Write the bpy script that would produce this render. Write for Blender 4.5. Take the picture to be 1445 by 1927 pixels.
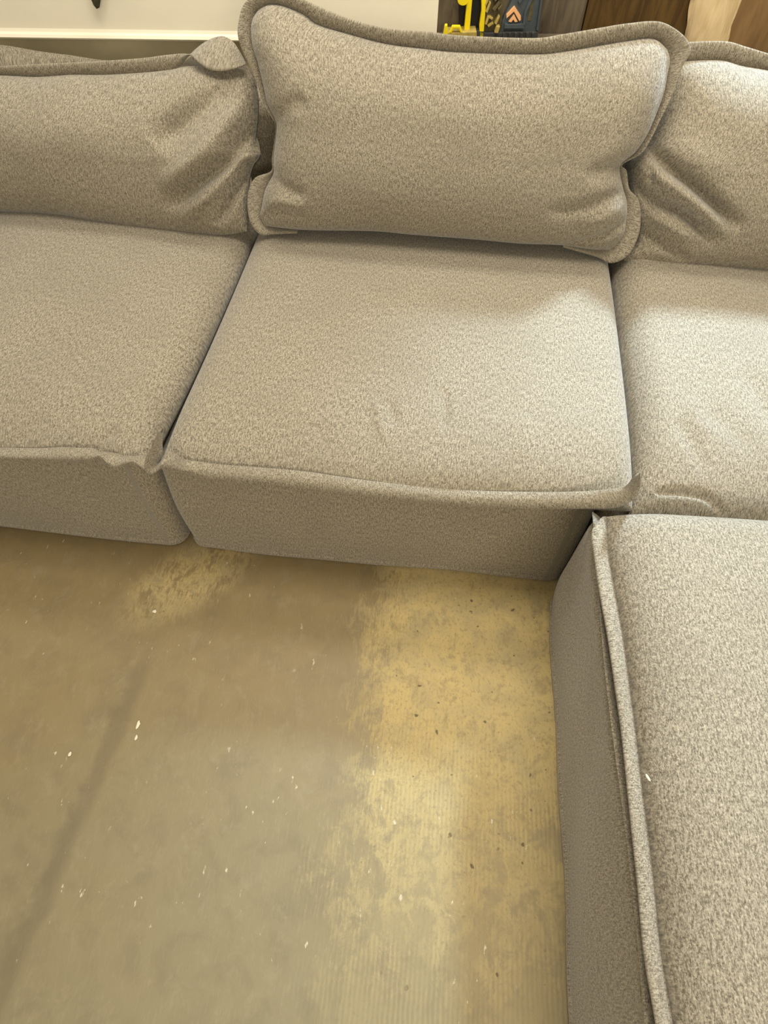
import bpy, bmesh, math, random
import numpy as np

# ------------------------------------------------------------------ camera, world, lights, exposure
for o in list(bpy.data.objects):
    bpy.data.objects.remove(o)
SC = bpy.context.scene
COL = SC.collection
random.seed(3)
rng = np.random.default_rng(3)

F, TH, PSI, ROLL, H = 1130.0, math.radians(55.07), math.radians(5.49), math.radians(-0.79), 1.37
FW = np.array([-math.sin(PSI) * math.cos(TH), math.cos(PSI) * math.cos(TH), -math.sin(TH)])
RT = np.array([math.cos(PSI), math.sin(PSI), 0.0])
DN = np.cross(FW, RT)
RT2 = math.cos(ROLL) * RT + math.sin(ROLL) * DN
DN2 = -math.sin(ROLL) * RT + math.cos(ROLL) * DN
MC = np.array([RT2, DN2, FW])
CAM = np.array([0.0, 0.0, H])

cam_d = bpy.data.cameras.new('camera')
cam = bpy.data.objects.new('camera', cam_d)
COL.objects.link(cam)
cam_d.sensor_fit = 'HORIZONTAL'
cam_d.sensor_width = 36.0
cam_d.lens = 36.0 * F / 1445.0
cam_d.clip_start = 0.02
from mathutils import Matrix, Vector
cam.matrix_world = Matrix(((RT2[0], -DN2[0], -FW[0], 0), (RT2[1], -DN2[1], -FW[1], 0), (RT2[2], -DN2[2], -FW[2], H), (0, 0, 0, 1)))
SC.camera = cam

SC.view_settings.view_transform = 'Standard'
SC.view_settings.look = 'None'
SC.view_settings.gamma = 1.0
SC.view_settings.use_curve_mapping = False
SC.view_settings.exposure = 0.0

w = bpy.data.worlds.new('world')
SC.world = w
w.use_nodes = True
w.node_tree.nodes['Background'].inputs[0].default_value = (1.0, 0.90, 0.70, 1)
w.node_tree.nodes['Background'].inputs[1].default_value = 0.50


def area(name, loc, target, size, size_y, power, color):
    d = bpy.data.lights.new(name, 'AREA')
    d.shape = 'RECTANGLE'
    d.size, d.size_y, d.energy, d.color = size, size_y, power, color
    o = bpy.data.objects.new(name, d)
    COL.objects.link(o)
    o.location = loc
    o.rotation_euler = (Vector(target) - Vector(loc)).to_track_quat('-Z', 'Y').to_euler()
    return o


sd = bpy.data.lights.new('window_daylight', 'SPOT')
sd.energy, sd.color, sd.spot_size, sd.spot_blend, sd.shadow_soft_size = 720, (0.62, 0.82, 1.0), math.radians(34), 1.0, 0.16
so = bpy.data.objects.new('window_daylight', sd)
COL.objects.link(so)
so.location = (1.35, 2.9, 2.5)
so.rotation_euler = (Vector((0.66, 0.98, 0.46)) - so.location).to_track_quat('-Z', 'Y').to_euler()
area('overhead_light', (0.1, 0.8, 2.8), (0.1, 0.95, 0.4), 1.7, 0.6, 40, (1.0, 0.92, 0.76))
area('front_fill', (0.9, -2.5, 2.1), (0.1, 0.8, 0.2), 1.2, 0.6, 52, (1.0, 0.90, 0.72))  # added fill light, no known fixture; lifts the front faces of the bases
area('overhead_light', (0.1, 1.9, 2.9), (0.1, 1.5, 0.0), 1.8, 0.4, 34, (1.0, 0.95, 0.84))  # added rear fill, no known fixture; brightens cushion tops and rear of seats


# ------------------------------------------------------------------ helpers
def ray(x, y):
    return MC.T @ np.array([(x - 722.5) / F, (y - 963.5) / F, 1.0])


def onplane(x, y, p0, n):
    r = ray(x, y)
    n = np.asarray(n, float)
    return CAM + r * (np.dot(np.asarray(p0, float) - CAM, n) / np.dot(r, n))


def project(P):
    d = (np.asarray(P) - CAM) @ MC.T
    return np.stack([722.5 + F * d[..., 0] / d[..., 2], 963.5 + F * d[..., 1] / d[..., 2]], -1)


def spline(pts, n):
    """centripetal-ish Catmull-Rom through pts, n samples evenly spaced by length"""
    P = np.asarray(pts, float)
    if len(P) == 2:
        t = np.linspace(0, 1, n)[:, None]
        return P[0] * (1 - t) + P[1] * t
    E = np.vstack([2 * P[0] - P[1], P, 2 * P[-1] - P[-2]])
    out = []
    for i in range(1, len(E) - 2):
        t = np.linspace(0, 1, 24, endpoint=False)[:, None]
        a, b, c, d = E[i - 1], E[i], E[i + 1], E[i + 2]
        out.append(0.5 * (2 * b + (c - a) * t + (2 * a - 5 * b + 4 * c - d) * t ** 2 + (3 * b - a - 3 * c + d) * t ** 3))
    Q = np.vstack(out + [P[-1:]])
    L = np.concatenate([[0], np.cumsum(np.linalg.norm(np.diff(Q, axis=0), axis=1))])
    u = np.linspace(0, L[-1], n)
    return np.stack([np.interp(u, L, Q[:, k]) for k in range(Q.shape[1])], 1)


def resample(P, u):
    L = np.linspace(0, 1, len(P))
    return np.stack([np.interp(u, L, P[:, k]) for k in range(P.shape[1])], 1)


def lowfreq(P, seed, scale, amp, n=7):
    r = np.random.default_rng(seed)
    out = np.zeros(P.shape[:-1])
    for i in range(n):
        k = r.normal(size=P.shape[-1]) * scale
        out += np.sin(P @ k + r.uniform(0, 6.28))
    return out * amp / n ** 0.5


def link(o, parent=None):
    COL.objects.link(o)
    if parent is not None:
        o.parent = parent
    return o


def tag(o, label=None, cat=None, group=None, kind=None):
    if label:
        o['label'] = label
    if cat:
        o['category'] = cat
    if group:
        o['group'] = group
    if kind:
        o['kind'] = kind
    return o


def empty(name, loc=(0, 0, 0)):
    o = bpy.data.objects.new(name, None)
    o.empty_display_size = 0.1
    COL.objects.link(o)
    o.location = loc
    return o


def mesh_obj(name, verts, faces, mat, parent=None, uv=None, smooth=True):
    """verts in world space; when parented to an unrotated empty they are shifted to its base"""
    verts = np.asarray(verts, float)
    if parent is not None:
        off = np.array(parent.location)
        pp = parent.parent
        while pp is not None:
            off = off + np.array(pp.location)
            pp = pp.parent
        verts = verts - off
    me = bpy.data.meshes.new(name)
    me.from_pydata(verts.tolist(), [], faces if isinstance(faces, list) else faces.tolist())
    if uv is not None:
        lay = me.uv_layers.new(name='UVMap')
        idx = np.zeros(len(me.loops), dtype=np.int32)
        me.loops.foreach_get('vertex_index', idx)
        lay.data.foreach_set('uv', np.asarray(uv, np.float32)[idx].ravel())
    me.materials.append(mat)
    if smooth:
        me.polygons.foreach_set('use_smooth', [True] * len(me.polygons))
    me.update()
    o = bpy.data.objects.new(name, me)
    return link(o, parent)


def grid_faces(nr, nc, flip=False, base=0, wrap=False):
    i, j = np.meshgrid(np.arange(nr - 1), np.arange(nc if wrap else nc - 1), indexing='ij')
    a = base + i * nc + j
    b = base + i * nc + (j + 1) % nc
    c = base + (i + 1) * nc + (j + 1) % nc
    d = base + (i + 1) * nc + j
    q = np.stack([a, b, c, d] if not flip else [a, d, c, b], -1).reshape(-1, 4)
    return q


# ------------------------------------------------------------------ materials
class NT:
    def __init__(s, name):
        s.m = bpy.data.materials.new(name)
        s.m.use_nodes = True
        s.t = s.m.node_tree
        s.b = s.t.nodes['Principled BSDF']

    def n(s, kind, **kw):
        nd = s.t.nodes.new(kind)
        for k, v in kw.items():
            setattr(nd, k, v)
        return nd

    def l(s, a, b):
        s.t.links.new(a, b)

    def put(s, sock, v):
        if hasattr(v, 'is_output'):
            s.l(v, sock)
        else:
            sock.default_value = v

    def math(s, op, a, b=0.0, clamp=False):
        nd = s.n('ShaderNodeMath', operation=op, use_clamp=clamp)
        s.put(nd.inputs[0], a)
        s.put(nd.inputs[1], b)
        return nd.outputs[0]

    def mix(s, f, a, b, kind='MIX'):
        nd = s.n('ShaderNodeMix', data_type='RGBA', blend_type=kind)
        s.put(nd.inputs[0], f)
        s.put(nd.inputs[6], a if hasattr(a, 'is_output') else (*a, 1))
        s.put(nd.inputs[7], b if hasattr(b, 'is_output') else (*b, 1))
        return nd.outputs[2]

    def ss(s, x, lo, hi):
        nd = s.n('ShaderNodeMapRange', interpolation_type='SMOOTHSTEP')
        s.put(nd.inputs[0], x)
        nd.inputs[1].default_value, nd.inputs[2].default_value = lo, hi
        return nd.outputs[0]

    def coord(s, which='Object', scale=(1, 1, 1), loc=(0, 0, 0), rot=(0, 0, 0)):
        tc = s.n('ShaderNodeTexCoord')
        mp = s.n('ShaderNodeMapping')
        s.l(tc.outputs[which], mp.inputs[0])
        mp.inputs['Scale'].default_value = scale
        mp.inputs['Location'].default_value = loc
        mp.inputs['Rotation'].default_value = rot
        return mp.outputs[0]

    def noise(s, vec, scale, detail=2.0, rough=0.5, dist=0.0):
        nd = s.n('ShaderNodeTexNoise')
        s.l(vec, nd.inputs['Vector'])
        nd.inputs['Scale'].default_value = scale
        nd.inputs['Detail'].default_value = detail
        nd.inputs['Roughness'].default_value = rough
        nd.inputs['Distortion'].default_value = dist
        return nd.outputs['Fac']

    def bump(s, h, strength, dist, normal=None):
        nd = s.n('ShaderNodeBump')
        nd.inputs['Strength'].default_value = strength
        nd.inputs['Distance'].default_value = dist
        s.l(h, nd.inputs['Height'])
        if normal is not None:
            s.l(normal, nd.inputs['Normal'])
        return nd.outputs[0]


def fabric(name, dark, mid, light, sheen=0.35):
    k = NT(name)
    uv = k.coord('UV')
    streak = k.noise(k.coord('UV', (330, 92, 1)), 1.0, 3, 0.6, 0.12)
    speck = k.noise(k.coord('UV', (420, 260, 1), (3.1, 7.7, 0)), 1.0, 2, 0.55)
    fine = k.noise(k.coord('UV', (640, 330, 1), (1.3, 2.2, 0)), 1.0, 2, 0.6)
    patch = k.noise(uv, 5.0, 3, 0.55, 0.4)
    h = k.math('ADD', k.math('MULTIPLY', streak, 0.55), k.math('MULTIPLY', fine, 0.45))
    c = k.mix(k.ss(h, 0.36, 0.64), dark, light)
    c = k.mix(0.15, c, mid)
    c = k.mix(k.math('MULTIPLY', k.ss(speck, 0.59, 0.68), 0.62), c, tuple(v * 0.42 for v in dark))
    c = k.mix(k.math('MULTIPLY', k.ss(speck, 0.43, 0.34), 0.55), c, tuple(v * 1.35 for v in light))
    c = k.mix(k.math('MULTIPLY', k.ss(patch, 0.35, 0.7), 0.22), c, tuple(v * 0.8 for v in mid))
    k.l(c, k.b.inputs['Base Color'])
    k.b.inputs['Roughness'].default_value = 0.92
    k.b.inputs['Specular IOR Level'].default_value = 0.15
    k.b.inputs['Sheen Weight'].default_value = sheen
    k.b.inputs['Sheen Roughness'].default_value = 0.45
    k.b.inputs['Sheen Tint'].default_value = (0.95, 0.97, 1.0, 1)
    n = k.bump(patch, 0.25, 0.02)
    n = k.bump(h, 0.55, 0.004, n)
    k.l(n, k.b.inputs['Normal'])
    return k.m


FAB = fabric('taupe_chenille', (0.125, 0.104, 0.072), (0.270, 0.233, 0.172), (0.470, 0.415, 0.320))


def plain(name, col, rough=0.5, var=0.12, scale=30.0, bump=0.15, spec=0.4, metal=0.0):
    k = NT(name)
    v = k.coord('Object')
    a = k.noise(v, scale, 4, 0.6)
    c = k.mix(k.ss(a, 0.3, 0.7), tuple(x * (1 - var) for x in col), tuple(min(1, x * (1 + var)) for x in col))
    k.l(c, k.b.inputs['Base Color'])
    k.b.inputs['Roughness'].default_value = rough
    k.b.inputs['Specular IOR Level'].default_value = spec
    k.b.inputs['Metallic'].default_value = metal
    if bump:
        k.l(k.bump(a, bump, 0.004), k.b.inputs['Normal'])
    return k.m


def wood(name, dark, light, rough=0.7, knots=True, stretch=9.0, tilt=0.0):
    k = NT(name)
    v = k.coord('Object', (stretch * 3, stretch * 3, stretch * 0.35), rot=(0, tilt, 0))
    g = k.noise(v, 1.4, 6, 0.62, 0.7)
    b = k.noise(k.coord('Object', (1, 1, 0.5)), 9.0, 3, 0.5)
    c = k.mix(k.ss(g, 0.32, 0.68), dark, light)
    c = k.mix(k.math('MULTIPLY', k.ss(b, 0.5, 0.75), 0.5), c, tuple(x * 0.7 for x in dark))
    if knots:
        kn = k.noise(k.coord('Object', (1, 1, 0.8), (0.37, 0, 0.2)), 26.0, 1, 0.4)
        c = k.mix(k.math('MULTIPLY', k.ss(kn, 0.70, 0.77), 0.8), c, tuple(x * 0.35 for x in dark))
    k.l(c, k.b.inputs['Base Color'])
    k.b.inputs['Roughness'].default_value = rough
    k.b.inputs['Specular IOR Level'].default_value = 0.25
    k.l(k.bump(g, 0.5, 0.006), k.b.inputs['Normal'])
    return k.m


def floor_material():
    k = NT('worn_painted_concrete')
    tc = k.n('ShaderNodeTexCoord')
    sep = k.n('ShaderNodeSeparateXYZ')
    k.l(tc.outputs['Object'], sep.inputs[0])
    X, Y = sep.outputs[0], sep.outputs[1]
    P = k.coord('Object')
    big = k.noise(P, 3.2, 4, 0.55, 0.3)
    med = k.noise(P, 13.0, 5, 0.62, 0.5)
    blot = k.noise(k.coord('Object', (1, 0.7, 1), (4.2, 1.1, 0)), 24.0, 9, 0.78, 0.5)
    fine = k.noise(k.coord('Object', (1, 0.6, 1)), 170.0, 5, 0.7)
    fib = k.noise(k.coord('Object', (260, 38, 1)), 1.0, 3, 0.6, 0.4)
    # worn, yellowed strip that runs away from the ottoman
    edge = k.math('ADD', X, k.math('ADD', k.math('MULTIPLY', k.math('SUBTRACT', blot, 0.5), 0.42),
                                   k.math('ADD', k.math('MULTIPLY', k.math('SUBTRACT', big, 0.5), 0.30), k.math('MULTIPLY', k.math('SUBTRACT', fib, 0.5), 0.16))))
    strip = k.ss(edge, -0.13, 0.0)
    keep = k.ss(k.math('ADD', k.math('MULTIPLY', k.math('ADD', k.math('MULTIPLY', blot, 0.6), k.math('MULTIPLY', med, 0.4)), 1.0), k.math('MULTIPLY', Y, 0.36)), 0.46, 0.62)
    strip = k.math('MULTIPLY', strip, k.math('ADD', 0.18, k.math('MULTIPLY', keep, 0.82)))
    # second worn blotch in front of the middle module's left corner
    dx = k.math('ADD', k.math('SUBTRACT', X, -0.56), k.math('MULTIPLY', k.math('SUBTRACT', Y, 0.70), -0.6))
    dy = k.math('SUBTRACT', Y, 0.70)
    d2 = k.math('ADD', k.math('POWER', k.math('MULTIPLY', dx, 7.5), 2.0), k.math('POWER', k.math('MULTIPLY', dy, 6.0), 2.0))
    p2 = k.math('MULTIPLY', k.ss(d2, 1.2, 0.1), k.ss(k.math('ADD', blot, k.math('MULTIPLY', fib, 0.35)), 0.56, 0.74))
    wear = k.math('MAXIMUM', strip, k.math('MULTIPLY', p2, 0.9))
    # paint: brown towards the back left, greyer green towards the camera
    grey = k.ss(k.math('SUBTRACT', k.math('MULTIPLY', k.math('SUBTRACT', big, 0.5), 0.8), Y), -0.85, 0.40)
    paint = k.mix(grey, (0.262, 0.194, 0.092), (0.250, 0.212, 0.124))
    paint = k.mix(k.math('MULTIPLY', k.ss(med, 0.40, 0.72), 0.35), paint, (0.165, 0.128, 0.080))
    paint = k.mix(k.math('MULTIPLY', k.ss(blot, 0.50, 0.66), 0.30), paint, (0.33, 0.275, 0.17))
    paint = k.mix(k.math('MULTIPLY', k.ss(fib, 0.5, 0.75), 0.22), paint, (0.34, 0.29, 0.19))
    yel = k.mix(k.ss(med, 0.35, 0.7), (0.54, 0.415, 0.185), (0.43, 0.345, 0.178))
    yel = k.mix(k.math('MULTIPLY', k.ss(blot, 0.50, 0.64), 0.70), yel, (0.30, 0.238, 0.125))
    yel = k.mix(k.math('MULTIPLY', k.ss(fine, 0.52, 0.66), 0.55), yel, (0.24, 0.18, 0.09))
    c = k.mix(wear, paint, yel)
    # broom lines along the worn strip
    wv = k.n('ShaderNodeTexWave', wave_type='BANDS', bands_direction='X')
    k.l(P, wv.inputs['Vector'])
    wv.inputs['Scale'].default_value = 36.0
    wv.inputs['Distortion'].default_value = 1.6
    wv.inputs['Detail'].default_value = 1.0
    lines = k.math('MULTIPLY', k.math('MULTIPLY', k.ss(edge, -0.2, -0.02), k.ss(Y, 0.55, 0.15)), k.ss(k.math('ADD', big, k.math('MULTIPLY', med, 0.5)), 0.55, 0.95))
    c = k.mix(k.math('MULTIPLY', k.math('MULTIPLY', lines, wv.outputs['Fac']), 0.42), c, (0.20, 0.15, 0.085))
    # dark drag mark across the paint (runs back to front on the left)
    lm = k.math('ABSOLUTE', k.math('ADD', k.math('ADD', X, 0.62), k.math('ADD', k.math('MULTIPLY', k.math('SUBTRACT', Y, 0.3), -0.08),
                                                                    k.math('MULTIPLY', k.math('SUBTRACT', med, 0.5), 0.06))))
    c = k.mix(k.math('MULTIPLY', k.math('MULTIPLY', k.ss(lm, 0.030, 0.004), k.ss(Y, 0.6, 0.35)), 0.42), c, (0.13, 0.10, 0.062))
    # pale chips and scratches
    chip = k.noise(k.coord('Object', (1, 0.45, 1), (7.3, 2.9, 0)), 75.0, 3, 0.55)
    zone = k.noise(k.coord('Object', (1, 1, 1), (1.9, 5.9, 0)), 6.0, 1, 0.5)
    cm = k.math('MULTIPLY', k.ss(chip, 0.665, 0.72), k.ss(zone, 0.48, 0.60))
    c = k.mix(k.math('MULTIPLY', cm, 0.8), c, (0.62, 0.56, 0.42))
    dots = k.noise(k.coord('Object', (1, 1, 1), (2.3, 8.9, 0)), 60.0, 1, 0.4)
    c = k.mix(k.math('MULTIPLY', k.math('MULTIPLY', k.ss(dots, 0.73, 0.77), wear), 0.8), c, (0.09, 0.065, 0.035))
    k.l(c, k.b.inputs['Base Color'])
    r = k.math('ADD', 0.48, k.math('MULTIPLY', wear, 0.3))
    k.l(r, k.b.inputs['Roughness'])
    k.b.inputs['Specular IOR Level'].default_value = 0.35
    hsum = k.math('ADD', k.math('MULTIPLY', fine, 0.3), k.math('ADD', k.math('MULTIPLY', med, 0.5), k.math('MULTIPLY', k.math('MULTIPLY', lines, wv.outputs['Fac']), 0.35)))
    k.l(k.bump(hsum, 0.28, 0.004), k.b.inputs['Normal'])
    return k.m


M_FLOOR = floor_material()
M_WHITE = plain('cream_painted_board', (0.90, 0.84, 0.68), 0.45, 0.03, 4.0, 0.03)
M_SHADE = plain('olive_grey_wall', (0.62, 0.56, 0.38), 0.85, 0.10, 8.0)
M_WOOD_GREY = wood('weathered_grey_wood', (0.085, 0.065, 0.042), (0.165, 0.130, 0.085))
M_WOOD_DARK = wood('dark_brown_board', (0.062, 0.032, 0.008), (0.130, 0.072, 0.018), knots=False, tilt=0.5)
M_WOOD_PALE = wood('pale_bare_wood', (0.72, 0.52, 0.27), (0.90, 0.70, 0.42))
M_WOOD_TAN = wood('tan_brown_board', (0.20, 0.115, 0.045), (0.29, 0.175, 0.075), knots=False)
M_YELLOW = plain('yellow_plastic', (0.90, 0.70, 0.01), 0.35, 0.05, 20.0, 0.0)
M_BLACK = plain('black_plastic', (0.006, 0.006, 0.007), 0.5, 0.1, 20.0, 0.0)
M_SLATE = plain('slate_blue_plastic', (0.070, 0.088, 0.098), 0.5, 0.12, 60.0, 0.05)
M_CHAR = plain('charcoal_plastic', (0.045, 0.045, 0.045), 0.6, 0.2, 60.0, 0.1)
M_BRANCH = plain('olive_brown_plastic', (0.11, 0.085, 0.035), 0.6, 0.3, 60.0, 0.2)
M_OCHRE = plain('ochre_plastic', (0.45, 0.34, 0.09), 0.5, 0.15, 60.0, 0.1)
M_ORANGE = plain('pale_orange_print', (0.95, 0.50, 0.22), 0.5, 0.04, 20.0, 0.0)
M_LEAF = plain('dark_leaf', (0.050, 0.045, 0.022), 0.6, 0.4, 60.0, 0.3)
M_LINT = plain('white_crumb', (0.78, 0.71, 0.55), 0.8, 0.05, 90.0, 0.1)

# ------------------------------------------------------------------ large structure
floor_v = [(-4, -3, 0), (4, -3, 0), (4, 4.5, 0), (-4, 4.5, 0)]
fl = mesh_obj('floor', floor_v, [[0, 1, 2, 3]], M_FLOOR, smooth=False)
tag(fl, 'worn brown painted concrete floor with a yellowed strip by the ottoman', kind='structure')

HD = np.array([-math.sin(PSI), math.cos(PSI), 0.0])


def back(x, y, D):
    return onplane(x, y, HD * D, -HD)


def prism(name, poly_px, D, depth, mat, parent=None, bevel=0.0, top=None):
    """solid board: outline at heading distance D, going `depth` further back"""
    fr = np.array([p if len(p) == 3 else back(p[0], p[1], D) for p in poly_px])
    n = len(fr)
    bk = fr + HD * depth
    faces = [list(range(n)), list(range(2 * n - 1, n - 1, -1))]
    for i in range(n):
        j = (i + 1) % n
        faces.append([i, i + n, j + n, j])
    o = mesh_obj(name, np.vstack([fr, bk]), faces, mat, parent, smooth=False)
    bm = bmesh.new()
    bm.from_mesh(o.data)
    bmesh.ops.recalc_face_normals(bm, faces=bm.faces[:])
    if bevel:
        bmesh.ops.bevel(bm, geom=bm.edges[:], offset=bevel, segments=2, profile=0.6, affect='EDGES')
    bm.to_mesh(o.data)
    bm.free()
    return o


def board_xz(x0px, x1px, ypx, D, z0, z1):
    """corner points of an upright board between two image columns at row ypx, from height z0 to z1"""
    a, b = back(x0px, ypx, D), back(x1px, ypx, D)
    return [(a[0], a[1], z0), (b[0], b[1], z0), (b[0], b[1], z1), (a[0], a[1], z1)]


WT = 1.18   # height of the boards behind the sofa
wall = prism('wall_back', board_xz(-700, 2400, 50, 2.20, 0.0, WT), 2.20, 0.05, M_SHADE)
tag(wall, 'olive grey wall behind the sofa', kind='structure')
pl = prism('plank', board_xz(823, 1097, 40, 2.168, 0.0, WT), 2.168, 0.03, M_WOOD_GREY, None, 0.004)
pd = prism('plank', board_xz(1099, 1330, 40, 2.18, 0.0, WT), 2.18, 0.019, M_WOOD_DARK, None, 0.003)
pt = prism('plank', board_xz(1332, 1900, 40, 2.175, 0.0, WT), 2.175, 0.024, M_WOOD_TAN, None, 0.003)
for p_, lb in ((pl, 'weathered grey brown plank'), (pd, 'dark brown plank'), (pt, 'orange tan plank')):
    p_.parent = wall
    p_['label'] = lb

# white panel with a rolled lower edge, standing off the wall
DP = 2.16
zb = back(400, 77, DP)[2]
zl = back(400, 67, DP)[2]
prof = [(0.0, WT), (0.0, zl + 0.012), (-0.003, zl + 0.004), (-0.010, zl), (-0.014, (zl + zb) / 2), (-0.011, zb + 0.002), (-0.004, zb), (0.02, zb), (0.02, WT)]
Lp, Rp = back(-500, 77, DP), back(823, 40, DP)
pv, pf = [], []
for a in (Lp, Rp):
    for d, z in prof:
        q = a + HD * d
        pv.append((q[0], q[1], z))
n_ = len(prof)
for i in range(n_):
    j = (i + 1) % n_
    pf.append([i, j, j + n_, i + n_])
pf += [list(range(n_))[::-1], list(range(n_, 2 * n_))]
wp = mesh_obj('white_panel', pv, pf, M_WHITE, smooth=False)
tag(wp, 'cream white panel with a rolled lower edge behind the left back cushion', 'panel')

# pale crooked post
def post_pt(px, z, y0, y1, D):
    a, b = back(px[0], y0, D), back(px[1], y1, D)
    t = (z - a[2]) / (b[2] - a[2])
    return a + (b - a) * t
zs = np.linspace(0.0, WT, 40)
pvs = []
for i, z in enumerate(zs):
    l = post_pt((1307, 1293), z, 0, 77, 2.145)
    r = post_pt((1396, 1368), z, 0, 77, 2.15)
    if z < 0.66:      # straight below the visible stretch
        l0, r0 = post_pt((1307, 1293), 0.66, 0, 77, 2.15), post_pt((1396, 1368), 0.66, 0, 77, 2.15)
        l, r = np.array([l0[0], l0[1], z]), np.array([r0[0], r0[1], z])
    jl, jr = rng.normal(0, .003), rng.normal(0, .003)
    rx = np.array([math.cos(PSI), math.sin(PSI), 0])
    wdt = np.linalg.norm(r - l)
    for k, (u, d) in enumerate(((0, .030), (0.06, .006), (0.22, -.003), (0.45, -.007), (0.7, -.004), (0.9, .004), (1.0, .018), (1.10, .030), (1.10, .0295), (0, .0295))):
        e = jl if u < .1 else (jr if u > .85 else 0)
        pvs.append(l + rx * (u * wdt + e) + HD * (d + rng.normal(0, .0015)))
pff = grid_faces(len(zs), 10, wrap=True).tolist() + [list(range(10))[::-1], list(range(390, 400))]
po = mesh_obj('wooden_post', np.array(pvs), pff, M_WOOD_PALE)
tag(po, 'pale bare wood post with rough edges between two brown boards', 'post')

# ------------------------------------------------------------------ cushions
def arr(px, p0, n):
    return np.array([onplane(x, y, p0, n) for x, y in px])


def edge_prof(d, r, p=2.1):
    t = np.clip(1 - d / r, 0, 1)
    return (1 - t ** p) ** (1 / p)


def clustered(n):
    t = np.linspace(0, 1, n)
    c = (1 - np.cos(np.pi * t)) / 2
    return 0.45 * t + 0.55 * c


def creases(px, lines):
    """sum of soft valleys (depth < 0) and ridges along polylines"""
    out = np.zeros(px.shape[:-1])
    for pts, depth, width in lines:
        P = spline(pts, 40)
        best = np.full(px.shape[:-1], 1e9)
        tt = np.zeros(px.shape[:-1])
        for i in range(len(P) - 1):
            a, b = P[i], P[i + 1]
            ab = b - a
            t = np.clip(((px - a) @ ab) / (ab @ ab), 0, 1)
            d = np.linalg.norm(px - (a + t[..., None] * ab), axis=-1)
            m = d < best
            best = np.where(m, d, best)
            tt = np.where(m, (i + t) / (len(P) - 1), tt)
        taper = np.clip(np.sin(np.pi * np.clip(tt, 0.0, 1.0)) * 1.6, 0, 1) ** 0.7
        out += 1.3 * depth * taper * np.exp(-(best / width) ** 2)
    return out


def body_mesh(name, parent, bottom, top, left, right, n, front, rears, NS, NTT, lines=(), lump=(0.004, 6.0), seed=1, back_dir=None, back_h=None):
    """closed pillow: Coons patch of four seam curves, bulged to both sides.
    front = (height, r_left, r_right, r_bottom, r_top)"""
    s, t = clustered(NS), clustered(NTT)
    B, T = resample(spline(bottom, 300), s), resample(spline(top, 300), s)
    Lc, Rc = resample(spline(left, 300), t), resample(spline(right, 300), t)
    S, TT = np.meshgrid(s, t)
    S3, T3 = S[..., None], TT[..., None]
    base = ((1 - T3) * B[None] + T3 * T[None] + (1 - S3) * Lc[:, None] + S3 * Rc[:, None]
            - ((1 - S3) * (1 - T3) * B[0] + S3 * (1 - T3) * B[-1] + (1 - S3) * T3 * T[0] + S3 * T3 * T[-1]))
    Wd = np.linalg.norm(B[-1] - B[0])
    Hd = np.linalg.norm(Lc[-1] - Lc[0])
    h, rl, rr, rb, rt = front
    n = np.asarray(n, float)
    e = edge_prof(S * Wd, rl) * edge_prof((1 - S) * Wd, rr) * edge_prof(TT * Hd, rb) * edge_prof((1 - TT) * Hd, rt)
    dome = 0.72 + 0.28 * (4 * S * (1 - S)) ** 0.6 * (4 * TT * (1 - TT)) ** 0.6
    px = project(base + n * (h * e * dome)[..., None])
    hh = h * e * dome + creases(px, lines) * np.clip(e, 0, 1)
    hh = hh + lowfreq(np.stack([S * Wd, TT * Hd], -1), seed, lump[1], lump[0]) * e
    hh = np.where((S > 0) & (S < 1) & (TT > 0) & (TT < 1), np.maximum(hh, 0.0015), 0)
    V1 = base + n * hh[..., None]
    bd = -n if back_dir is None else np.asarray(back_dir, float)
    bh = (0.6 * h if back_h is None else back_h(S, TT)) * e
    V2 = base + bd * np.asarray(bh)[..., None]
    uv = np.stack([S * Wd, TT * Hd], -1).reshape(-1, 2)
    nv = NS * NTT
    f1 = grid_faces(NTT, NS)
    f2 = grid_faces(NTT, NS, flip=True).astype(np.int64)
    # share the seam loop between the two halves
    idx2 = np.arange(nv) + nv
    bmask = ((S == 0) | (S == 1) | (TT == 0) | (TT == 1)).ravel()
    idx2[bmask] = np.arange(nv)[bmask]
    f2 = idx2[f2]
    remap = -np.ones(2 * nv, dtype=np.int64)
    used = np.unique(np.concatenate([f1.ravel(), f2.ravel()]))
    remap[used] = np.arange(len(used))
    V = np.vstack([V1.reshape(-1, 3), V2.reshape(-1, 3)])[used]
    U = np.vstack([uv, uv + (3.3, 1.7)])[used]
    fc = remap[np.vstack([f1, f2])]
    return mesh_obj(name, V, fc, FAB, parent, U)


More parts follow.
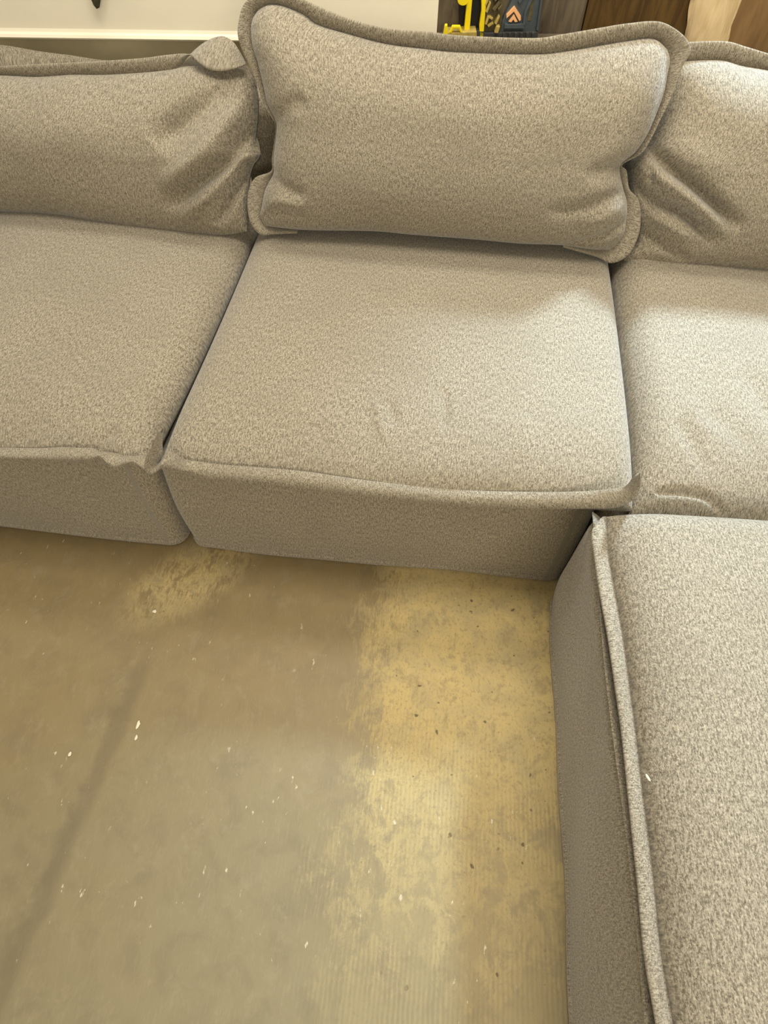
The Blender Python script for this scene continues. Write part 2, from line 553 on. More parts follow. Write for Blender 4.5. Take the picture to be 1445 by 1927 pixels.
def ribbon(name, parent, inner, outer, nrm, thick=0.006, n=400, mat=None, curl=0.0, puff=0.003):
    """flat sewn flange between an inner (seam) and an outer curve, with real thickness and a soft outer edge"""
    I, O = spline(inner, 3 * n), spline(outer, 3 * n)
    # pair by control index, so resample piecewise
    k = len(inner)
    def piece(P):
        P = np.asarray(P, float)
        E = np.vstack([2 * P[0] - P[1], P, 2 * P[-1] - P[-2]])
        u = np.linspace(0, k - 1 - 1e-9, n)
        i = u.astype(int)
        t = (u - i)[:, None]
        a, b, c, d = E[i], E[i + 1], E[i + 2], E[i + 3]
        return 0.5 * (2 * b + (c - a) * t + (2 * a - 5 * b + 4 * c - d) * t ** 2 + (3 * b - a - 3 * c + d) * t ** 3)
    I, O = piece(inner), piece(outer)
    N = np.asarray(nrm, float)
    if N.ndim == 1:
        N = np.tile(N, (n, 1))
    prof = [(-0.25, -0.35), (0.0, 0.1), (0.12, 0.35), (0.35, 0.62), (0.65, 0.66), (0.88, 0.5), (0.985, 0.22), (1.0, -0.1), (0.96, -0.4), (0.7, -0.5), (0.3, -0.45), (-0.25, -0.5)]
    V = []
    U = []
    arc = np.concatenate([[0], np.cumsum(np.linalg.norm(np.diff(O, axis=0), axis=1))])
    for u, hgt in prof:
        V.append(I + (O - I) * u + N * (hgt * thick + puff * (0.5 - abs(u - 0.5)) * (1 if hgt > 0 else 0)))
        U.append(np.stack([arc, np.full(n, u * 0.03 + hgt * 0.01)], 1))
    V = np.stack(V, 1)
    U = np.stack(U, 1)
    m = len(prof)
    f = grid_faces(n, m, wrap=True).tolist() + [list(range(m))[::-1], list(range((n - 1) * m, n * m))]
    return mesh_obj(name, V.reshape(-1, 3), f, mat or FAB, parent, U.reshape(-1, 2))


LEAN = math.radians(18)
NB = np.array([0, -math.cos(LEAN), math.sin(LEAN)])

# --- middle back cushion
P0 = np.array([0, 1.50, 0.455])
mb = empty('back_cushion', (0.0, 1.52, 0.46))
tag(mb, 'taupe back cushion in the middle, upright with a dipped top edge', 'cushion', 'loose back cushions')
A = lambda px: arr(px, P0, NB)
body_mesh('cushion_cover', mb,
          A([(497, 425), (580, 432), (701, 434), (781, 441), (900, 450), (975, 457), (1051, 460), (1110, 468), (1150, 470)]),
          A([(486, 18), (508, 9), (535, 12), (572, 28), (597, 46), (649, 62), (725, 82), (801, 92), (861, 98), (1000, 102), (1060, 97), (1126, 86), (1180, 77), (1228, 73), (1256, 93)]),
          A([(497, 425), (490, 405), (494, 385), (499, 360), (508, 340), (517, 322), (517, 297), (523, 241), (519, 222), (506, 195), (498, 160), (488, 120), (478, 90), (474, 60), (476, 38), (486, 18)]),
          A([(1150, 470), (1172, 440), (1178, 405), (1177, 375), (1170, 350), (1165, 325), (1167, 306), (1192, 285), (1213, 255), (1231, 215), (1246, 175), (1253, 143), (1259, 115), (1256, 93)]),
          NB, (0.130, 0.10, 0.10, 0.20, 0.15), None, 230, 150,
          lines=[([(1192, 352), (1150, 372), (1090, 392), (1030, 400)], -0.016, 11),
                 ([(1196, 392), (1170, 425), (1120, 450), (1050, 464)], -0.022, 7),
                 ([(1185, 380), (1150, 405), (1090, 425)], 0.008, 13),
                 ([(1215, 300), (1160, 318), (1100, 330)], -0.012, 14),
                 ([(505, 330), (530, 350), (575, 372)], -0.012, 12),
                 ([(495, 385), (530, 380), (575, 392)], 0.010, 12),
                 ([(480, 420), (520, 402), (580, 412)], -0.010, 8),
                 ([(510, 225), (540, 205), (575, 185)], -0.008, 16)],
          lump=(0.004, 5.0), seed=4, back_dir=-NB, back_h=lambda S, T: 0.135 + 0 * S)
pairs = [((560, 432), (560, 438)), ((520, 431), (515, 440)), ((498, 425), (493, 441)), ((490, 409), (477, 426)), ((492, 385), (468, 401)),
         ((497, 360), (468, 362)), ((507, 340), (481, 334)), ((518, 322), (511, 321)), ((518, 297), (513, 296)), ((524, 241), (520, 240)),
         ((521, 222), (512, 221)), ((508, 195), (498, 197)), ((498, 160), (485, 160)), ((489, 120), (472, 126)), ((479, 90), (459, 100)),
         ((474, 60), (452, 68)), ((476, 38), (454, 38)), ((485, 19), (464, 8)), ((508, 9), (490, -12)), ((532, 11), (533, -14)),
         ((572, 28), (583, 4)), ((600, 47), (612, 17)), ((649, 62), (660, 36)), ((725, 82), (730, 54)), ((801, 92), (805, 60)),
         ((861, 98), (865, 67)), ((1000, 102), (1000, 72)), ((1060, 97), (1055, 65)), ((1126, 86), (1120, 54)), ((1180, 77), (1175, 45)),
         ((1226, 72), (1233, 41)), ((1247, 81), (1268, 56)), ((1257, 97), (1290, 78)), ((1258, 115), (1294, 100)), ((1251, 143), (1277, 130)),
         ((1244, 175), (1263, 173)), ((1230, 215), (1241, 219)), ((1212, 255), (1221, 260)), ((1192, 285), (1202, 288)), ((1166, 304), (1170, 309)),
         ((1164, 325), (1178, 321)), ((1169, 350), (1183, 354)), ((1176, 375), (1200, 374)), ((1177, 405), (1205, 408)), ((1171, 440), (1199, 446)),
         ((1152, 464), (1180, 480)), ((1134, 472), (1149, 494)), ((1108, 468), (1120, 482)), ((1060, 457), (1058, 464))]
FWD = np.array([0.018 if (14 < i < 39) else 0.006 for i in range(len(pairs))])
ribbon('seam_flange', mb, A([a for a, b in pairs]), A([b for a, b in pairs]) + NB * FWD[:, None], NB, 0.010, 900)

# --- left back cushion
LEAN2 = math.radians(24)
NB2 = np.array([0, -math.cos(LEAN2), math.sin(LEAN2)])
P1 = np.array([0, 1.53, 0.455])
A2 = lambda px: arr(px, P1, NB2)
lb = empty('back_cushion', (-1.05, 1.55, 0.46))
tag(lb, 'taupe back cushion slumped low on the left with a flipped corner flange', 'cushion', 'loose back cushions')


def hump(S, T):
    left = np.clip((0.72 - S) / 0.30, 0, 1)
    left = left * left * (3 - 2 * left)
    return 0.085 + 0.050 * left


body_mesh('cushion_cover', lb,
          A2([(-330, 388), (-150, 390), (0, 398), (116, 405), (194, 420), (310, 436), (415, 442), (466, 436)]),
          A2([(-330, 150), (-100, 143), (0, 142), (75, 145), (140, 141), (200, 141), (270, 137), (320, 132), (365, 124), (420, 126), (468, 132)]),
          A2([(-330, 388), (-345, 270), (-330, 150)]),
          A2([(466, 436), (468, 400), (470, 345), (478, 314), (491, 293), (482, 267), (487, 217), (484, 165), (468, 132)]),
          NB2, (0.140, 0.14, 0.12, 0.21, 0.14), None, 240, 140,
          lines=[([(500, 215), (440, 290), (370, 345), (305, 390)], -0.030, 15),
                 ([(475, 165), (430, 235), (370, 300), (300, 352)], 0.020, 20),
                 ([(492, 262), (445, 318), (395, 368), (335, 420)], 0.018, 14),
                 ([(492, 308), (455, 350), (425, 392), (408, 425)], -0.034, 9),
                 ([(448, 150), (395, 190), (345, 230), (290, 275)], -0.028, 28),
                 ([(465, 135), (420, 140), (380, 130), (350, 128)], -0.018, 10),
                 ([(20, 300), (110, 250), (200, 240)], 0.006, 60)],
          lump=(0.004, 5.0), seed=11, back_dir=(0, 0.45, 0.9), back_h=hump)
lp = [((-330, 150), (-330, 133)), ((-100, 143), (-100, 128)), ((0, 142), (0, 126)), ((75, 145), (75, 122)), ((140, 142), (140, 119)),
      ((200, 141), (200, 116)), ((270, 137), (270, 111)), ((318, 132), (317, 105)), ((340, 120), (345, 102)), ((358, 106), (366, 106)),
      ((375, 96), (380, 116)), ((395, 88), (396, 128)), ((420, 84), (414, 138)), ((440, 92), (434, 140)), ((455, 107), (455, 135)), ((466, 121), (471, 126))]
fwd = [.012, .012, .013, .013, .013, .013, .012, 0.012, 0.008, 0.020, 0.038, 0.050, 0.055, 0.052, 0.045, 0.032]
Ii, Oo = A2([a for a, b in lp]), A2([b for a, b in lp])
for i, v in enumerate(fwd):
    Ii[i] += NB2 * v * (0.55 if i > 7 else 0.0)
    Oo[i] += NB2 * v * 1.3
nl = np.tile(NB2, (700, 1))
ribbon('seam_flange', lb, Ii, Oo, nl, 0.009, 700)

# --- right back cushion
P2 = np.array([0, 1.53, 0.455])
A3 = lambda px: arr(px, P2, NB2)
rb_ = empty('back_cushion', (0.93, 1.55, 0.46))
tag(rb_, 'taupe back cushion on the right with diagonal folds, partly behind the middle one', 'cushion', 'loose back cushions')
body_mesh('cushion_cover', rb_,
          A3([(1172, 490), (1220, 500), (1262, 506), (1315, 506), (1445, 512), (1600, 524), (1860, 548)]),
          A3([(1256, 122), (1294, 115), (1353, 114), (1390, 124), (1445, 134), (1550, 160), (1700, 180), (1880, 195)]),
          A3([(1172, 490), (1180, 470), (1196, 449), (1190, 400), (1182, 345), (1184, 313), (1200, 290), (1222, 258), (1243, 190), (1256, 122)]),
          A3([(1860, 548), (1905, 360), (1880, 195)]),
          NB2, (0.140, 0.12, 0.14, 0.21, 0.15), None, 220, 140,
          lines=[([(1205, 262), (1245, 300), (1310, 350), (1400, 432)], -0.034, 14),
                 ([(1180, 335), (1225, 375), (1285, 400), (1350, 455)], -0.032, 11),
                 ([(1195, 432), (1235, 455), (1300, 490)], -0.024, 9),
                 ([(1192, 300), (1240, 335), (1310, 385), (1370, 445)], 0.016, 15),
                 ([(1185, 400), (1235, 415), (1300, 455)], 0.014, 13),
                 ([(1210, 310), (1225, 325), (1222, 345)], -0.012, 6),
                 ([(1225, 230), (1290, 280), (1380, 330)], 0.008, 30)],
          lump=(0.004, 5.0), seed=21, back_dir=-NB2, back_h=lambda S, T: 0.10 + 0 * S)
rp = [((1240, 124), (1238, 100)), ((1262, 123), (1256, 86)), ((1294, 115), (1294, 81)), ((1353, 114), (1360, 80)), ((1390, 124), (1398, 90)), ((1445, 134), (1452, 106)),
      ((1550, 160), (1558, 132)), ((1700, 180), (1704, 152)), ((1880, 195), (1895, 172))]
ribbon('seam_flange', rb_, A3([a for a, b in rp]), A3([b for a, b in rp]) + NB2 * 0.017, NB2, 0.010, 400)

# --- seat cushions
ZS = 0.385
UP = np.array([0, 0, 1.0])


def seat(label, bottom, top, left, right, h, radii, lines, seed, loc, lump=(0.004, 5.0)):
    r = empty('seat_cushion', loc)
    tag(r, label, 'cushion', 'loose seat cushions')
    body_mesh('cushion_cover', r, np.array(bottom), np.array(top), np.array(left), np.array(right), UP, (h, *radii), None, 200, 190,
              lines=lines, lump=lump, seed=seed, back_dir=-UP, back_h=lambda S, T: 0.035 + 0 * S)
    return r


FY = 0.742
s_mid = seat('taupe seat cushion in the middle under the upright back cushion',
             [(-0.545, FY, ZS), (-0.3, FY - .004, ZS), (0, FY - .006, ZS), (0.25, FY - .004, ZS), (0.430, FY, ZS)],
             [(-0.530, 1.70, ZS), (0.466, 1.70, ZS)],
             [(-0.545, FY, ZS), (-0.535, 1.1, ZS), (-0.530, 1.70, ZS)],
             [(0.430, FY, ZS), (0.448, 1.1, ZS), (0.466, 1.70, ZS)],
             0.090, (0.075, 0.05, 0.17, 0.10),
             [([(700, 745), (712, 780), (722, 830)], 0.006, 9), ([(733, 750), (745, 800)], -0.006, 10),
              ([(835, 725), (838, 770), (836, 810)], -0.006, 8), ([(600, 790), (610, 860)], -0.003, 16), ([(980, 780), (990, 870)], 0.003, 24)],
             31, (-0.06, 1.2, 0.35))
fp = [((304, 805), (301, 809)), ((304, 822), (291, 826)), ((305, 838), (283, 842)), ((304, 848), (284, 857)), ((305, 853), (294, 867)), ((310, 850), (308, 863)), ((316, 844), (316, 853)),
      ((330, 849), (327, 863)), ((342, 861), (343, 877)), ((353, 871), (357, 888)), ((374, 875), (373, 896)), ((420, 881), (419, 903)), ((560, 893), (558, 917)),
      ((700, 912), (699, 935)), ((860, 928), (859, 950)), ((1000, 933), (1000, 957)), ((1100, 932), (1103, 957)), ((1150, 928), (1158, 955)), ((1176, 922), (1194, 938)),
      ((1188, 910), (1206, 908)), ((1194, 897), (1204, 890))]
NF = np.array([0, -0.8, 0.6])
PF = np.array([0, FY - .006, ZS])
nfront = np.array([0, -1.0, 0])
If = arr([a for a, b in fp], PF, nfront)
Of = arr([b for a, b in fp], PF + np.array([0, -0.012, 0]), nfront)
for i, v in ((0, .004), (1, .018), (2, .030), (3, .036), (4, .036), (5, .030), (6, .030), (7, .022), (8, .012)):
    Of[i] += nfront * v
    If[i] += nfront * v * 0.75
ribbon('seam_flange', s_mid, If, Of, NF, 0.010, 700)

s_left = seat('taupe seat cushion at the left with a ruffled front flange',
              [(-1.53, FY, ZS), (-1.1, FY + .003, ZS), (-0.8, FY, ZS), (-0.568, FY + .004, ZS)],
              [(-1.53, 1.70, ZS), (-0.540, 1.70, ZS)],
              [(-1.53, FY, ZS), (-1.53, 1.70, ZS)],
              [(-0.568, FY + .004, ZS), (-0.550, 1.1, ZS), (-0.540, 1.70, ZS)],
              0.087, (0.08, 0.07, 0.17, 0.10),
              [([(180, 855), (195, 825), (225, 800)], -0.010, 10), ([(235, 858), (245, 830), (262, 810)], -0.008, 9), ([(40, 840), (60, 805), (95, 785)], -0.006, 14),
               ([(120, 846), (140, 820), (160, 800)], 0.006, 14), ([(210, 852), (222, 825)], 0.006, 9), ([(20, 640), (120, 660), (210, 700)], -0.005, 40)],
              37, (-1.05, 1.2, 0.35), (0.005, 6.0))
fl_ = [((-300, 842), (-300, 858)), ((-150, 845), (-150, 861)), ((0, 847), (0, 863)), ((70, 848), (72, 864)), ((116, 847), (118, 866)), ((150, 848), (150, 866)), ((172, 848), (172, 865)),
       ((188, 852), (190, 861)), ((200, 855), (203, 868)), ((216, 859), (217, 876)), ((232, 861), (236, 874)), ((252, 861), (252, 871)), ((266, 862), (268, 878)), ((280, 867), (284, 885)), ((292, 873), (300, 882)), ((300, 870), (311, 873))]
Il = arr([a for a, b in fl_], np.array([0, FY - .002, ZS]), nfront)
Ol = arr([b for a, b in fl_], np.array([0, FY - .016, ZS]), nfront)
for i, v in ((7, -.004), (8, .003), (9, .005), (11, -.003), (12, .003), (13, .004)):
    Ol[i] += nfront * v
ribbon('seam_flange', s_left, Il, Ol, NF, 0.010, 600)

s_right = seat('taupe seat cushion at the right corner, creased, behind the ottoman',
               [(0.436, .752, .357), (0.9, .752, .355), (1.40, .752, .357)],
               [(0.472, 1.70, ZS), (1.42, 1.70, ZS)],
               [(0.436, .752, .357), (0.455, 1.1, ZS), (0.472, 1.70, ZS)],
               [(1.40, .752, .357), (1.42, 1.70, ZS)],
               0.095, (0.07, 0.07, 0.18, 0.10),
               [([(1228, 928), (1275, 926), (1325, 934), (1350, 955), (1362, 985)], -0.014, 7),
                ([(1330, 770), (1370, 800), (1420, 850)], -0.004, 18), ([(1270, 790), (1310, 850), (1330, 900)], -0.004, 16), ([(1400, 690), (1430, 740), (1460, 800)], -0.006, 22),
                ([(1290, 750), (1330, 830)], 0.004, 18)],
               41, (0.93, 1.2, 0.35), (0.005, 7.0))
ribbon('seam_flange', s_right, np.array([(0.436, .754, .355), (0.9, .754, .355), (1.39, .754, .355)]),
       np.array([(0.438, .746, .338), (0.9, .746, .338), (1.40, .746, .338)]), NF, 0.010, 200)


# --- module bases
def rounded_base(name, parent, x0, x1, y0, y1, z0, z1, rad, seed, lean=0.0, wav=0.004, hemdrop=None, nz=34, lip=0.0):
    """slipcovered box: rounded plan, softly wavy sides, closed top and bottom"""
    pts = []
    nper = 60
    for cx, cy, a0 in ((x1 - rad, y0 + rad, -90), (x1 - rad, y1 - rad, 0), (x0 + rad, y1 - rad, 90), (x0 + rad, y0 + rad, 180)):
        for a in np.linspace(a0, a0 + 90, 9):
            pts.append((cx + rad * math.cos(math.radians(a)), cy + rad * math.sin(math.radians(a))))
    P = np.array(pts + [pts[0]])
    # even out the loop
    L = np.concatenate([[0], np.cumsum(np.linalg.norm(np.diff(P, axis=0), axis=1))])
    u = np.linspace(0, L[-1], 360, endpoint=False)
    Q = np.stack([np.interp(u, L, P[:, i]) for i in range(2)], 1)
    cxy = np.array([(x0 + x1) / 2, (y0 + y1) / 2])
    nrm = np.stack([np.gradient(Q[:, 1]), -np.gradient(Q[:, 0])], 1)
    nrm /= np.linalg.norm(nrm, axis=1)[:, None]
    zz = np.linspace(0, 1, nz)
    V, U = [], []
    for k in zz:
        z = z0 + (z1 - z0) * k
        p3 = np.concatenate([Q, np.full((len(Q), 1), z)], 1)
        off = lowfreq(p3 * [1, 1, 2.2], seed, 7.0, wav) + 0.008 * math.sin(math.pi * k) + lean * (1 - k)
        rt = 0.014 * (1 - math.sqrt(max(0, 1 - max(0, (k - 0.94) / 0.06) ** 2)))
        q = Q + nrm * (off - rt)[:, None]
        zv = np.full(len(Q), z)
        if hemdrop is not None:
            zv = zv + (1 - k) ** 2 * hemdrop(q)
        V.append(np.concatenate([q, zv[:, None]], 1))
        U.append(np.stack([u, np.full(len(u), z)], 1))
    V, U = np.vstack(V), np.vstack(U)
    m = len(Q)
    f = grid_faces(nz, m, wrap=True).tolist()
    f += [list(range(m))[::-1], list(range(nz * m, (nz + 1) * m))]
    V, U = np.vstack([V, V[-m:]]), np.vstack([U, V[-m:, :2]])
    body = mesh_obj(name, V, f, FAB, parent, U)
    # stitched hem band around the foot
    hz = [(0.0, 0.0015), (0.004, 0.0045), (0.012, 0.0045), (0.019, 0.003), (0.0215, 0.0005), (0.022, -0.004), (0.0, -0.004)]
    HV, HU = [], []
    for dz, d in hz:
        k = dz / (z1 - z0)
        p3 = np.concatenate([Q, np.full((m, 1), z0 + dz)], 1)
        off = lowfreq(p3 * [1, 1, 2.2], seed, 7.0, wav) + 0.008 * math.sin(math.pi * k) + lean * (1 - k) + d
        q = Q + nrm * off[:, None]
        zv = np.full(m, z0 + dz) + ((1 - k) ** 2 * hemdrop(q) if hemdrop is not None else 0)
        HV.append(np.concatenate([q, zv[:, None]], 1))
        HU.append(np.stack([u, np.full(m, dz + 2.0)], 1))
    hv = np.vstack(HV)
    nh = len(hz)
    hf = grid_faces(nh, m, wrap=True).tolist()
    j = np.arange(m)
    hf += np.stack([(nh - 1) * m + j, (nh - 1) * m + (j + 1) % m, (j + 1) % m, j], 1).tolist()
    mesh_obj('hem', hv, hf, FAB, parent, np.vstack(HU))
    return body


def backrest(parent, x0, x1, seed):
    """low padded back: rounded slab"""
    bm = bmesh.new()
    bmesh.ops.create_cube(bm, size=1.0)
    for v in bm.verts:
        v.co.x = x0 + (v.co.x + .5) * (x1 - x0)
        v.co.y = 1.735 + (v.co.y + .5) * 0.16
        v.co.z = 0.30 + (v.co.z + .5) * 0.40
    bmesh.ops.bevel(bm, geom=bm.edges[:], offset=0.045, segments=5, profile=0.5, affect='EDGES')
    V = np.array([v.co[:] for v in bm.verts])
    bm.verts.index_update()
    Fc = [[v.index for v in f.verts] for f in bm.faces]
    bm.free()
    return mesh_obj('backrest', V, Fc, FAB, parent, V[:, [0, 2]])


BY = 0.783
for x0, x1, lab, sd, hd in ((-1.565, -0.609, 'taupe slipcovered sofa base on the left with a lifted wavy hem', 51, lambda q: 0.012 * np.clip((-0.72 - q[:, 0]) / 0.35, 0, 1)),
                        (-0.588, 0.385, 'taupe slipcovered sofa base in the middle with full front skirt', 52, None),
                        (0.409, 1.41, 'taupe slipcovered sofa base in the right corner behind the ottoman', 53, 0.0)):
    m_ = empty('sofa_module', ((x0 + x1) / 2, 1.3, 0.0))
    tag(m_, lab, 'sofa', 'sectional sofa modules')
    rounded_base('base_cover', m_, x0, x1, BY, 1.90, 0.004, 0.316 if hd == 0.0 else 0.348, 0.035, sd, wav=0.003, hemdrop=hd if callable(hd) else None)
    backrest(m_, x0 + 0.01, x1 - 0.01, sd)

# --- ottoman in front of the right corner
ob = empty('ottoman', (0.84, 0.2, 0.0))
tag(ob, 'taupe slipcovered ottoman standing along the yellowed floor strip', 'ottoman')
OX, OY0, OY1 = 0.352, -0.33, 0.736
rounded_base('base_cover', ob, OX, 1.33, OY0, OY1, 0.004, 0.372, 0.03, 61, wav=0.005)
zt = 0.372
yy = np.linspace(OY1 - 0.005, OY0 + 0.01, 14)
inn = np.array([(OX + 0.016 + 0.004 * math.sin(9 * y), y, zt - 0.002) for y in yy])
out = np.array([(OX - 0.006 + 0.004 * math.sin(9 * y + 1), y, zt + 0.012 - 0.010 * np.clip((0.5 - y) / 0.5, 0, 1)) for y in yy])
ribbon('top_flange', ob, inn, out, (-0.6, 0, 0.8), 0.009, 300)

oc = empty('ottoman_cushion', (0.84, 0.2, 0.385))
tag(oc, 'taupe cushion lying on the ottoman, with a standing side flange', 'cushion')
ZO = 0.405
po_pl = np.array([0, 0, ZO])
outer_px = [(1113, 1003), (1117, 1046), (1127, 1114), (1142, 1197), (1157, 1299), (1169, 1386), (1180, 1491), (1187, 1560), (1198, 1662), (1210, 1791), (1229, 1905), (1250, 2030), (1275, 2200)]
inner_px = [(1142, 1003), (1145, 1046), (1157, 1114), (1172, 1197), (1186, 1299), (1197, 1386), (1209, 1491), (1218, 1560), (1230, 1662), (1243, 1791), (1262, 1905), (1284, 2030), (1310, 2200)]
Oo = arr(outer_px, po_pl + [0, 0, 0.004], UP)
Io = arr(inner_px, po_pl, UP)
Oo = np.vstack([[Oo[0][0] + 0.014, Oo[0][1] + 0.022, Oo[0][2] + 0.004], Oo])
Io = np.vstack([[Io[0][0] + 0.002, 0.708, Io[0][2]], Io])
lft = Io[::-1]
body_mesh('cushion_cover', oc,
          np.array([lft[0], (0.8, lft[0][1] - .01, ZO), (1.34, lft[0][1], ZO)]),
          np.array([lft[-1], (0.8, lft[-1][1] + .012, ZO), (1.34, lft[-1][1], ZO)]),
          lft, np.array([(1.34, lft[0][1], ZO), (1.34, lft[-1][1], ZO)]),
          UP, (0.085, 0.11, 0.10, 0.10, 0.07), None, 210, 190,
          lines=[([(1220, 1560), (1245, 1700), (1285, 1900)], -0.004, 22)], lump=(0.003, 5.0), seed=71, back_dir=-UP, back_h=lambda S, T: 0.028 + 0 * S)
ribbon('seam_flange', oc, Io, Oo, (-0.35, 0, 0.94), 0.012, 600)
tp = [((1142, 1000), (1113, 1001)), ((1146, 996), (1124, 988)), ((1162, 992), (1150, 985)), ((1200, 990), (1190, 984))]

# ------------------------------------------------------------------ toy gate on a ledge, leaf, crumbs
DT = 2.10
base_z = back(900, 77, DT)[2]
a_, b_ = back(800, 77, DT), back(1075, 77, DT)
lg = prism('trim_1', [(a_[0], a_[1], base_z - 0.03), (b_[0], b_[1], base_z - 0.03), (b_[0], b_[1], base_z), (a_[0], a_[1], base_z)], DT, 0.066, M_WOOD_GREY)
tag(lg, 'narrow wooden ledge under the toy', kind='structure')
tc = back(930, 77, DT)
ty = empty('toy_gate', (tc[0], tc[1], base_z))
tag(ty, 'yellow and slate plastic toy gate with orange chevrons on the ledge behind the middle cushion', 'toy')


def tp_(name, px, dd, depth, mat, bevel=0.0015, parent=None, label=None):
    o = prism(name, px, DT + dd, depth, mat, parent or ty, bevel)
    if label:
        o['label'] = label
    return o


tp_('back_plate', [(864, 77), (864, -70), (910, -70), (910, 77)], 0.055, 0.012, M_BLACK, label='black back plate')
tp_('gate_post', [(872, 70), (882.5, 70), (892, -40), (901, -90), (890, -90), (882, -30)], 0.025, 0.018, M_YELLOW, label='yellow upright post')
tp_('gate_post', [(902, 77), (902, 48), (906, 20), (905, -60), (914, -60), (915, 2), (911, 50), (909, 77)], 0.03, 0.018, M_YELLOW, label='yellow upright post')
kn = [(871 + 10 * math.cos(a), 2 + 9 * math.sin(a)) for a in np.linspace(0, 2 * math.pi, 14, endpoint=False)]
tp_('knob', kn[::-1], 0.015, 0.03, M_YELLOW, label='round yellow knob')
tp_('tray', [(838, 78), (841, 62), (897, 60), (897, 78)], 0.005, 0.05, M_OCHRE, label='ochre base tray')
tp_('tray_peg', [(832, 77), (837, 48), (842, 47), (842, 77)], 0.0, 0.015, M_YELLOW, label='yellow peg')
tp_('tray_handle', [(845, 62), (851, 49), (866, 49), (870.5, 62), (866, 62), (863, 54), (853, 54), (850, 62)], 0.004, 0.012, M_YELLOW, label='yellow arched handle')
tp_('branch_panel', [(905, 78), (907, -70), (946, -70), (944, 78)], 0.045, 0.02, M_BRANCH, label='olive brown tangled panel')
for q in ([(912, 46), (917, 30), (921, 31), (916, 47)], [(917, 48), (927, 41), (929, 45), (919, 52)], [(921, 30), (928, 34), (926, 38), (919, 34)],
          [(930, 44), (938, 28), (941, 31), (934, 47)], [(926, 18), (938, 2), (942, 6), (931, 22)], [(913, 22), (921, 4), (924, 6), (917, 25)],
          [(928, -2), (941, -14), (944, -9), (932, 4)], [(911, 10), (918, -6), (921, -3), (914, 13)], [(936, 16), (945, 8), (945, 13), (938, 21)]):
    tp_('branch', q, 0.030, 0.02, M_OCHRE if q[0][0] not in (926, 928, 936) else M_BRANCH, 0.001)
tp_('clip', [(930, 62), (934, 50), (941, 50), (937, 63)], 0.022, 0.02, M_OCHRE, label='ochre clip')
# slate panel with slots cut between raised rails
tp_('slate_panel', [(942, 60), (945, 40), (953, 22), (966, -4), (968, -70), (1031, -70), (1021, 0), (1013, 59)], 0.040, 0.02, M_SLATE, label='slate blue side panel')
tp_('panel_slot', [(993, 39), (999, -4), (1004, -12), (1006, -6), (999, 39)], 0.0385, 0.004, M_BRANCH, 0.0, label='dark slot')
tp_('panel_rail', [(983, 48), (986, 24), (1000, -8), (1003, -30), (1008, -30), (1005, -6), (990, 26), (988, 48)], 0.030, 0.011, M_SLATE, 0.001)
tp_('panel_rail', [(1009, 58), (1017, 0), (1026, -70), (1031, -70), (1021, 0), (1013, 58)], 0.030, 0.011, M_SLATE, 0.001)
tp_('panel_rail', [(975, 4), (986, -12), (989, -9), (978, 8)], 0.030, 0.011, M_SLATE, 0.001)
tp_('panel_rail', [(948, 54), (950, 46), (985, 45), (986, 54)], 0.030, 0.011, M_SLATE, 0.001)
tp_('chevron', [(953, 35), (953, 28), (968, 12), (980, 30), (980, 38), (977, 40), (967, 22)], 0.032, 0.009, M_ORANGE, 0.0005, label='pale orange chevron')
tp_('chevron', [(957, 41), (967, 27), (974, 41), (969, 42), (966, 37), (962, 42)], 0.032, 0.009, M_ORANGE, 0.0005, label='small pale orange chevron')
tp_('foot', [(896, 78), (897, 58), (910, 58), (912, 62), (946, 62), (950, 60), (1012, 60), (1012, 78)], 0.030, 0.06, M_CHAR, label='charcoal foot')
for x in range(945, 1010, 11):
    tp_('foot_rib', [(x, 78), (x + 1, 62), (x + 6, 62), (x + 6, 78)], 0.023, 0.01, M_CHAR, 0.001)

# dark leaf tip in front of the white panel
l0 = [(182, 17), (176, 10), (171, -2), (164, -30), (160, -62), (166, -100), (178, -128), (188, -100), (193, -62), (192, -25), (189, 0), (187, 14)]
Lr = np.array([back(x, y, DP - 0.03) for x, y in l0])
cen = np.array([back(178 + (y - 17) * 0.03, y, DP - 0.038) for y in (10, -2, -30, -62, -100)])
lv = np.vstack([Lr, cen, Lr + HD * 0.003, cen + HD * 0.003])
n1, n2 = len(Lr), len(cen)
lf = []
Lft = [0, 1, 2, 3, 4, 5, 6]
Rgt = [0, 11, 10, 9, 8, 7, 6]
cc = [0, 12, 13, 14, 15, 16, 6]
for i in range(6):
    for q, fl_p in (([Lft[i], Lft[i + 1], cc[i + 1], cc[i]], False), ([Rgt[i], cc[i], cc[i + 1], Rgt[i + 1]], False)):
        q = list(dict.fromkeys(q))
        lf.append(q)
        lf.append([v + n1 + n2 for v in q[::-1]])
for i in range(12):
    lf.append([i, i + n1 + n2, (i + 1) % 12 + n1 + n2, (i + 1) % 12])
lo = empty('hanging_leaf', tuple(Lr[6]))
tag(lo, 'dark pointed leaf tip hanging in front of the cream panel', 'leaf')
mesh_obj('leaf_blade', lv, lf, M_LEAF, lo, smooth=False)
st0, st1 = Lr[6] - np.array([0, 0, 0.01]), np.array([Lr[6][0], Lr[6][1], WT - 0.02]) + HD * 0.020
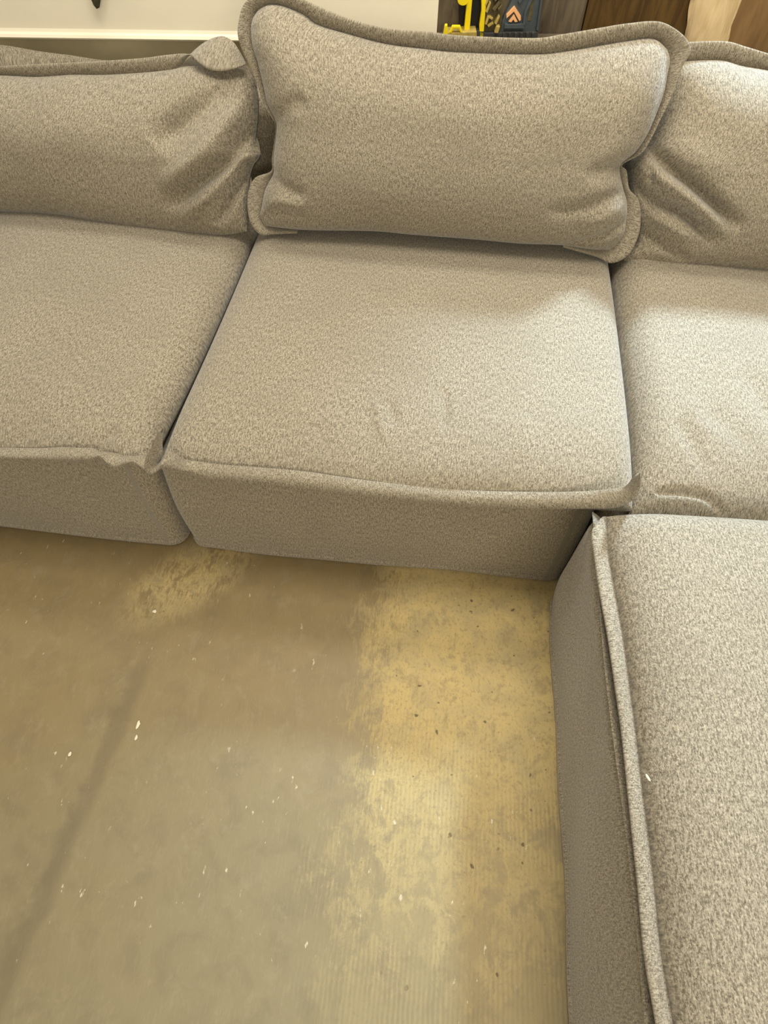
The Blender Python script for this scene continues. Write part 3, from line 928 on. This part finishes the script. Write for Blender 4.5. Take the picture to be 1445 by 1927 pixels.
SV, rx = [], np.array([math.cos(PSI), math.sin(PSI), 0])
for c_ in (st0, (st0 + st1) / 2 - HD * 0.004, st1):
    for a in np.linspace(0, 2 * math.pi, 8, endpoint=False):
        SV.append(c_ + rx * 0.004 * math.cos(a) + HD * 0.004 * math.sin(a))
mesh_obj('stem', SV, grid_faces(3, 8, wrap=True).tolist() + [list(range(8))[::-1], list(range(16, 24))], M_LEAF, lo)


def crumb(name, px, z, size, label, cat, group=None, seed=0, stretch=(1, 1, .6), rot=0.0):
    bm = bmesh.new()
    bmesh.ops.create_icosphere(bm, subdivisions=2, radius=1.0)
    r = np.random.default_rng(seed)
    k = r.normal(size=(3, 3)) * 1.7
    for v in bm.verts:
        c = np.array(v.co)
        s = 1 + 0.28 * np.sin(k @ c).sum() / 2
        v.co = Vector(c * s * np.array(stretch) * size)
    me = bpy.data.meshes.new(name)
    bm.to_mesh(me)
    bm.free()
    me.materials.append(M_LINT)
    o = link(bpy.data.objects.new(name, me))
    p = onplane(px[0], px[1], (0, 0, z), (0, 0, 1))
    low = min(v.co.z for v in me.vertices)
    o.location = (p[0], p[1], z - low)
    o.rotation_euler = (0, 0, rot)
    tag(o, label, cat, group)
    return o


crumb('paint_chip', (132, 1421), 0.0, 0.0042, 'single white chip lying on the brown floor far from the sofa', 'chip', 'white chips on the floor', 1, (0.8, 1.2, .5))
crumb('paint_chip', (291, 1151), 0.0, 0.0045, 'white chip on the floor near the left corner of the middle base', 'chip', 'white chips on the floor', 2, (1.2, 1, .5))
crumb('paint_chip', (261, 1364), 0.0, 0.0046, 'large elongated cream chip on the brown floor, upper of a close pair', 'chip', 'white chips on the floor', 3, (0.8, 1.9, .35))
crumb('paint_chip', (257, 1388), 0.0, 0.0040, 'smaller cream chip just below the large elongated one', 'chip', 'white chips on the floor', 4, (0.7, 1.5, .35))
crumb('lint_fleck', (1218, 1463), 0.474, 0.0042, 'tiny white lint fleck on the ottoman cushion', 'lint', None, 5, (0.45, 1.3, .4), 0.5)
